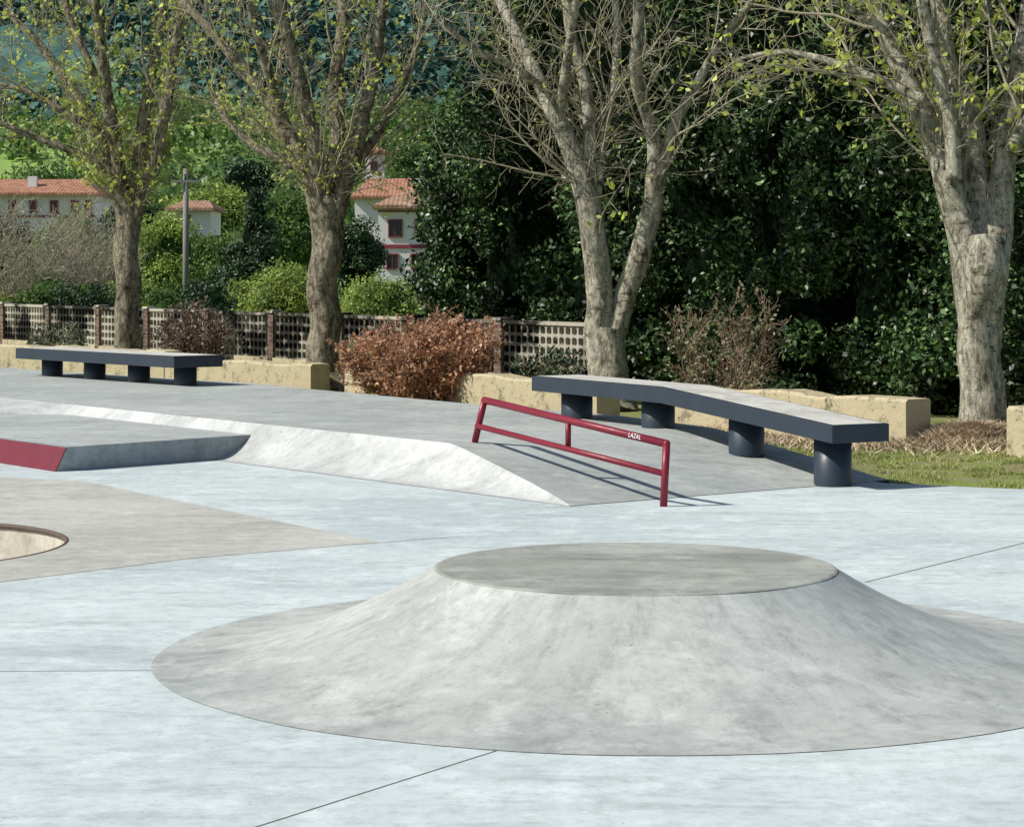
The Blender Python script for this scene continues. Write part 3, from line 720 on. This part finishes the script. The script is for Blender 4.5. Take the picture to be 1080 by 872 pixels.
X=lambda px,kk=120/F:(px+4-540)*kk; Z=lambda py,kk=120/F:CH+(HZ-py)*kk
th=thing('white_house',(X(430),123,0),'white house with maroon bands and tiled hip roof beside the evergreen hedge','house')
mb=MB(); mb.box(((X(395)+X(475))/2,123.5,Z(220)/2),(X(475)-X(395),7,Z(220))); mb.build('wall',M['render'],th)
mb=MB(); hip(mb,X(389),X(481),119.3,127.7,Z(220)+.16,1.1,2.0); rf=mb.build('roof',M['tile2'],th)
mb=MB(); mb.box((X(436),123.0,Z(196)),(.45,.5,1.0)); mb.build('chimney',M['render'],rf)
mb=MB(); mb.box(((X(395)+X(475))/2,119.97,Z(260)),(X(475)-X(395)+.06,.08,.20)); mb.build('band',M['maroon'],th)
mb=MB(); mb.box(((X(395)+X(475))/2,119.97,Z(223)),(X(475)-X(395)+.06,.08,.08)); mb.build('band',M['maroon'],th)
for a,b_ in ((406,420),(434,446)): window(th,X(a),X(b_),Z(250),Z(232),119.96,M['maroon'])
for a,b_ in ((404,416),(430,442)): window(th,X(a),X(b_),Z(284),Z(268),119.96,M['maroon'])
kk=150/F; X2=lambda px:(px-540)*kk; Z2=lambda py:CH+(HZ-py)*kk
th=thing('tower_house',(X2(405),154,0),'house with a long tiled roof and small white tower behind the white house','house')
mb=MB(); mb.box(((X2(373)+X2(450))/2,154,Z2(209)/2),(X2(450)-X2(373),6,Z2(209))); mb.build('wall',M['render'],th)
mb=MB(); hip(mb,X2(369),X2(454),150.4,157.6,Z2(209)+.16,1.3,1.0); mb.build('roof',M['tile'],th)
mb=MB(); mb.box((X2(389),157,Z2(158)/2+2),(1.3,1.6,Z2(158)-4)); tw_=mb.build('tower',M['render'],th)
mb=MB(); hip(mb,X2(377),X2(402),155.8,158.2,Z2(157)+.16,.4,.6); mb.build('tower_roof',M['tile'],tw_)
window(th,X2(385),X2(392),Z2(176),Z2(166),156.18,M['maroon'])
th=thing('far_house',(X2(40),154,0),'long white house with orange tiled roof and red windows at the far left','house')
mb=MB(); mb.box(((X2(-60)+X2(99))/2,154,Z2(206)/2),(X2(99)-X2(-60),7,Z2(206))); mb.build('wall',M['render'],th)
mb=MB(); hip(mb,X2(-66),X2(104),149.9,158.1,Z2(206)+.16,1.05,1.6); rf=mb.build('roof',M['tile'],th)
mb=MB(); mb.box((X2(28),152,Z2(192)),(.6,.5,.9)); mb.build('chimney',M['render'],rf)
for a in (-40,-15,8,30,52,74,88): window(th,X2(a),X2(a+7),Z2(224),Z2(212),150.46,M['maroon'],.10)
mb=MB(); mb.box(((X2(-60)+X2(99))/2,150.46,Z2(228)),(X2(99)-X2(-60)+.05,.08,.14)); mb.build('band',M['maroon'],th)
th=thing('small_house',(X2(208),146,0),'small distant house with a low tiled roof behind the utility pole','house')
mb=MB(); mb.box((X2(211),148,Z2(224)/2),(2.6,5,Z2(224))); mb.build('wall',M['render'],th)
mb=MB(); hip(mb,X2(186),X2(236),144.9,151.1,Z2(224)+.16,.55,.7); mb.build('roof',M['tile2'],th)
window(th,X2(204),X2(211),Z2(236),Z2(229),145.46,M['maroon'])
# ---------------------------------------------------------------- hills
t=NT('hillside'); v=t.coord()
sp=t.n('ShaderNodeSeparateXYZ'); t.l(v,sp.inputs[0])
forest=t.mix((.05,.10,.035),(.15,.24,.08),t.ramp(t.noise(v,.10,6,.8),[(.40,0.0),(.60,1.0)]))
field=t.mix((.20,.32,.08),(.29,.41,.13),t.noise(v,.05,6,.7))
c=t.mix(forest,field,t.ramp(t.noise(t.coord(scale=(1,.4,1)),.018,6,.6,.4),[(.50,0.0),(.54,1.0)]))
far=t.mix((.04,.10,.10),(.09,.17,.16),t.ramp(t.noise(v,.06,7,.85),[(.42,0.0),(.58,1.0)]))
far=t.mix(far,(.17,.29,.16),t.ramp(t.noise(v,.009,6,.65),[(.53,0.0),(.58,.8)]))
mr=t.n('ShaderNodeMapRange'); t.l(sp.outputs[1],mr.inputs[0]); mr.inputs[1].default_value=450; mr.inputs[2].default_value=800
c=t.mix(c,far,mr.outputs[0]); M['hill']=t.fin(c,1.0,.0)  # aerial haze painted into the colour: blue-green tone takes over with distance
def hz(x,D):
    base=float(np.interp(D,[165,250,420,600,1000,2300],[-.2,8,27,32,115,430]))
    z=base*(1+.28*noise.noise((x*.006,D*.004,2))); return z
mb=MB(); Ds=np.geomspace(165,2300,300); pxs=np.linspace(-900,1500,320)
for D in Ds:
    am=min(5,.5+D*.006)
    for px in pxs:
        x=(px-540)/F*D; z=hz(x,D)
        z+=am*(abs(noise.noise((x*.03,D*.02,0)))+.5*noise.noise((x*.09,D*.05,5)))*(1 if D>180 else 0)
        mb.v.append((x,D,z))
nx=len(pxs)
for j in range(len(Ds)-1):
    for i in range(nx-1): a=j*nx+i; mb.f.append((a,a+1,a+nx+1,a+nx))
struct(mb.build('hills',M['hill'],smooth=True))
def wood(name,n,D0,D1,r0,r1,m,ls,thr,fs,mat,label):
    pp=[];dn=[]
    for k in range(n):
        D=random.uniform(D0,D1); px=random.uniform(-200,600); x=(px-540)/F*D
        if noise.noise((x*fs,D*fs,9))<thr: continue
        z=hz(x,D); r=random.uniform(r0,r1)
        d=rng.normal(size=(m,3)); d/=np.linalg.norm(d,axis=1,keepdims=True); d[:,2]=np.abs(d[:,2])*1.4-.2
        pp.append(np.array([x,D,z+r*.6])+d*r*rng.uniform(.75,1.1,(m,1))); dn.append(d)
    pp=np.concatenate(pp); dn=np.concatenate(dn)
    stuff(npmesh(name,leaves(pp,ls,ls*.7,out=dn,bias=.6),4,mat),label,'woodland')
wood('near_wood',700,185,450,1.8,4.0,90,1.0,-.08,.02,M['green'],'mixed green woodland covering the near hillside behind the houses')
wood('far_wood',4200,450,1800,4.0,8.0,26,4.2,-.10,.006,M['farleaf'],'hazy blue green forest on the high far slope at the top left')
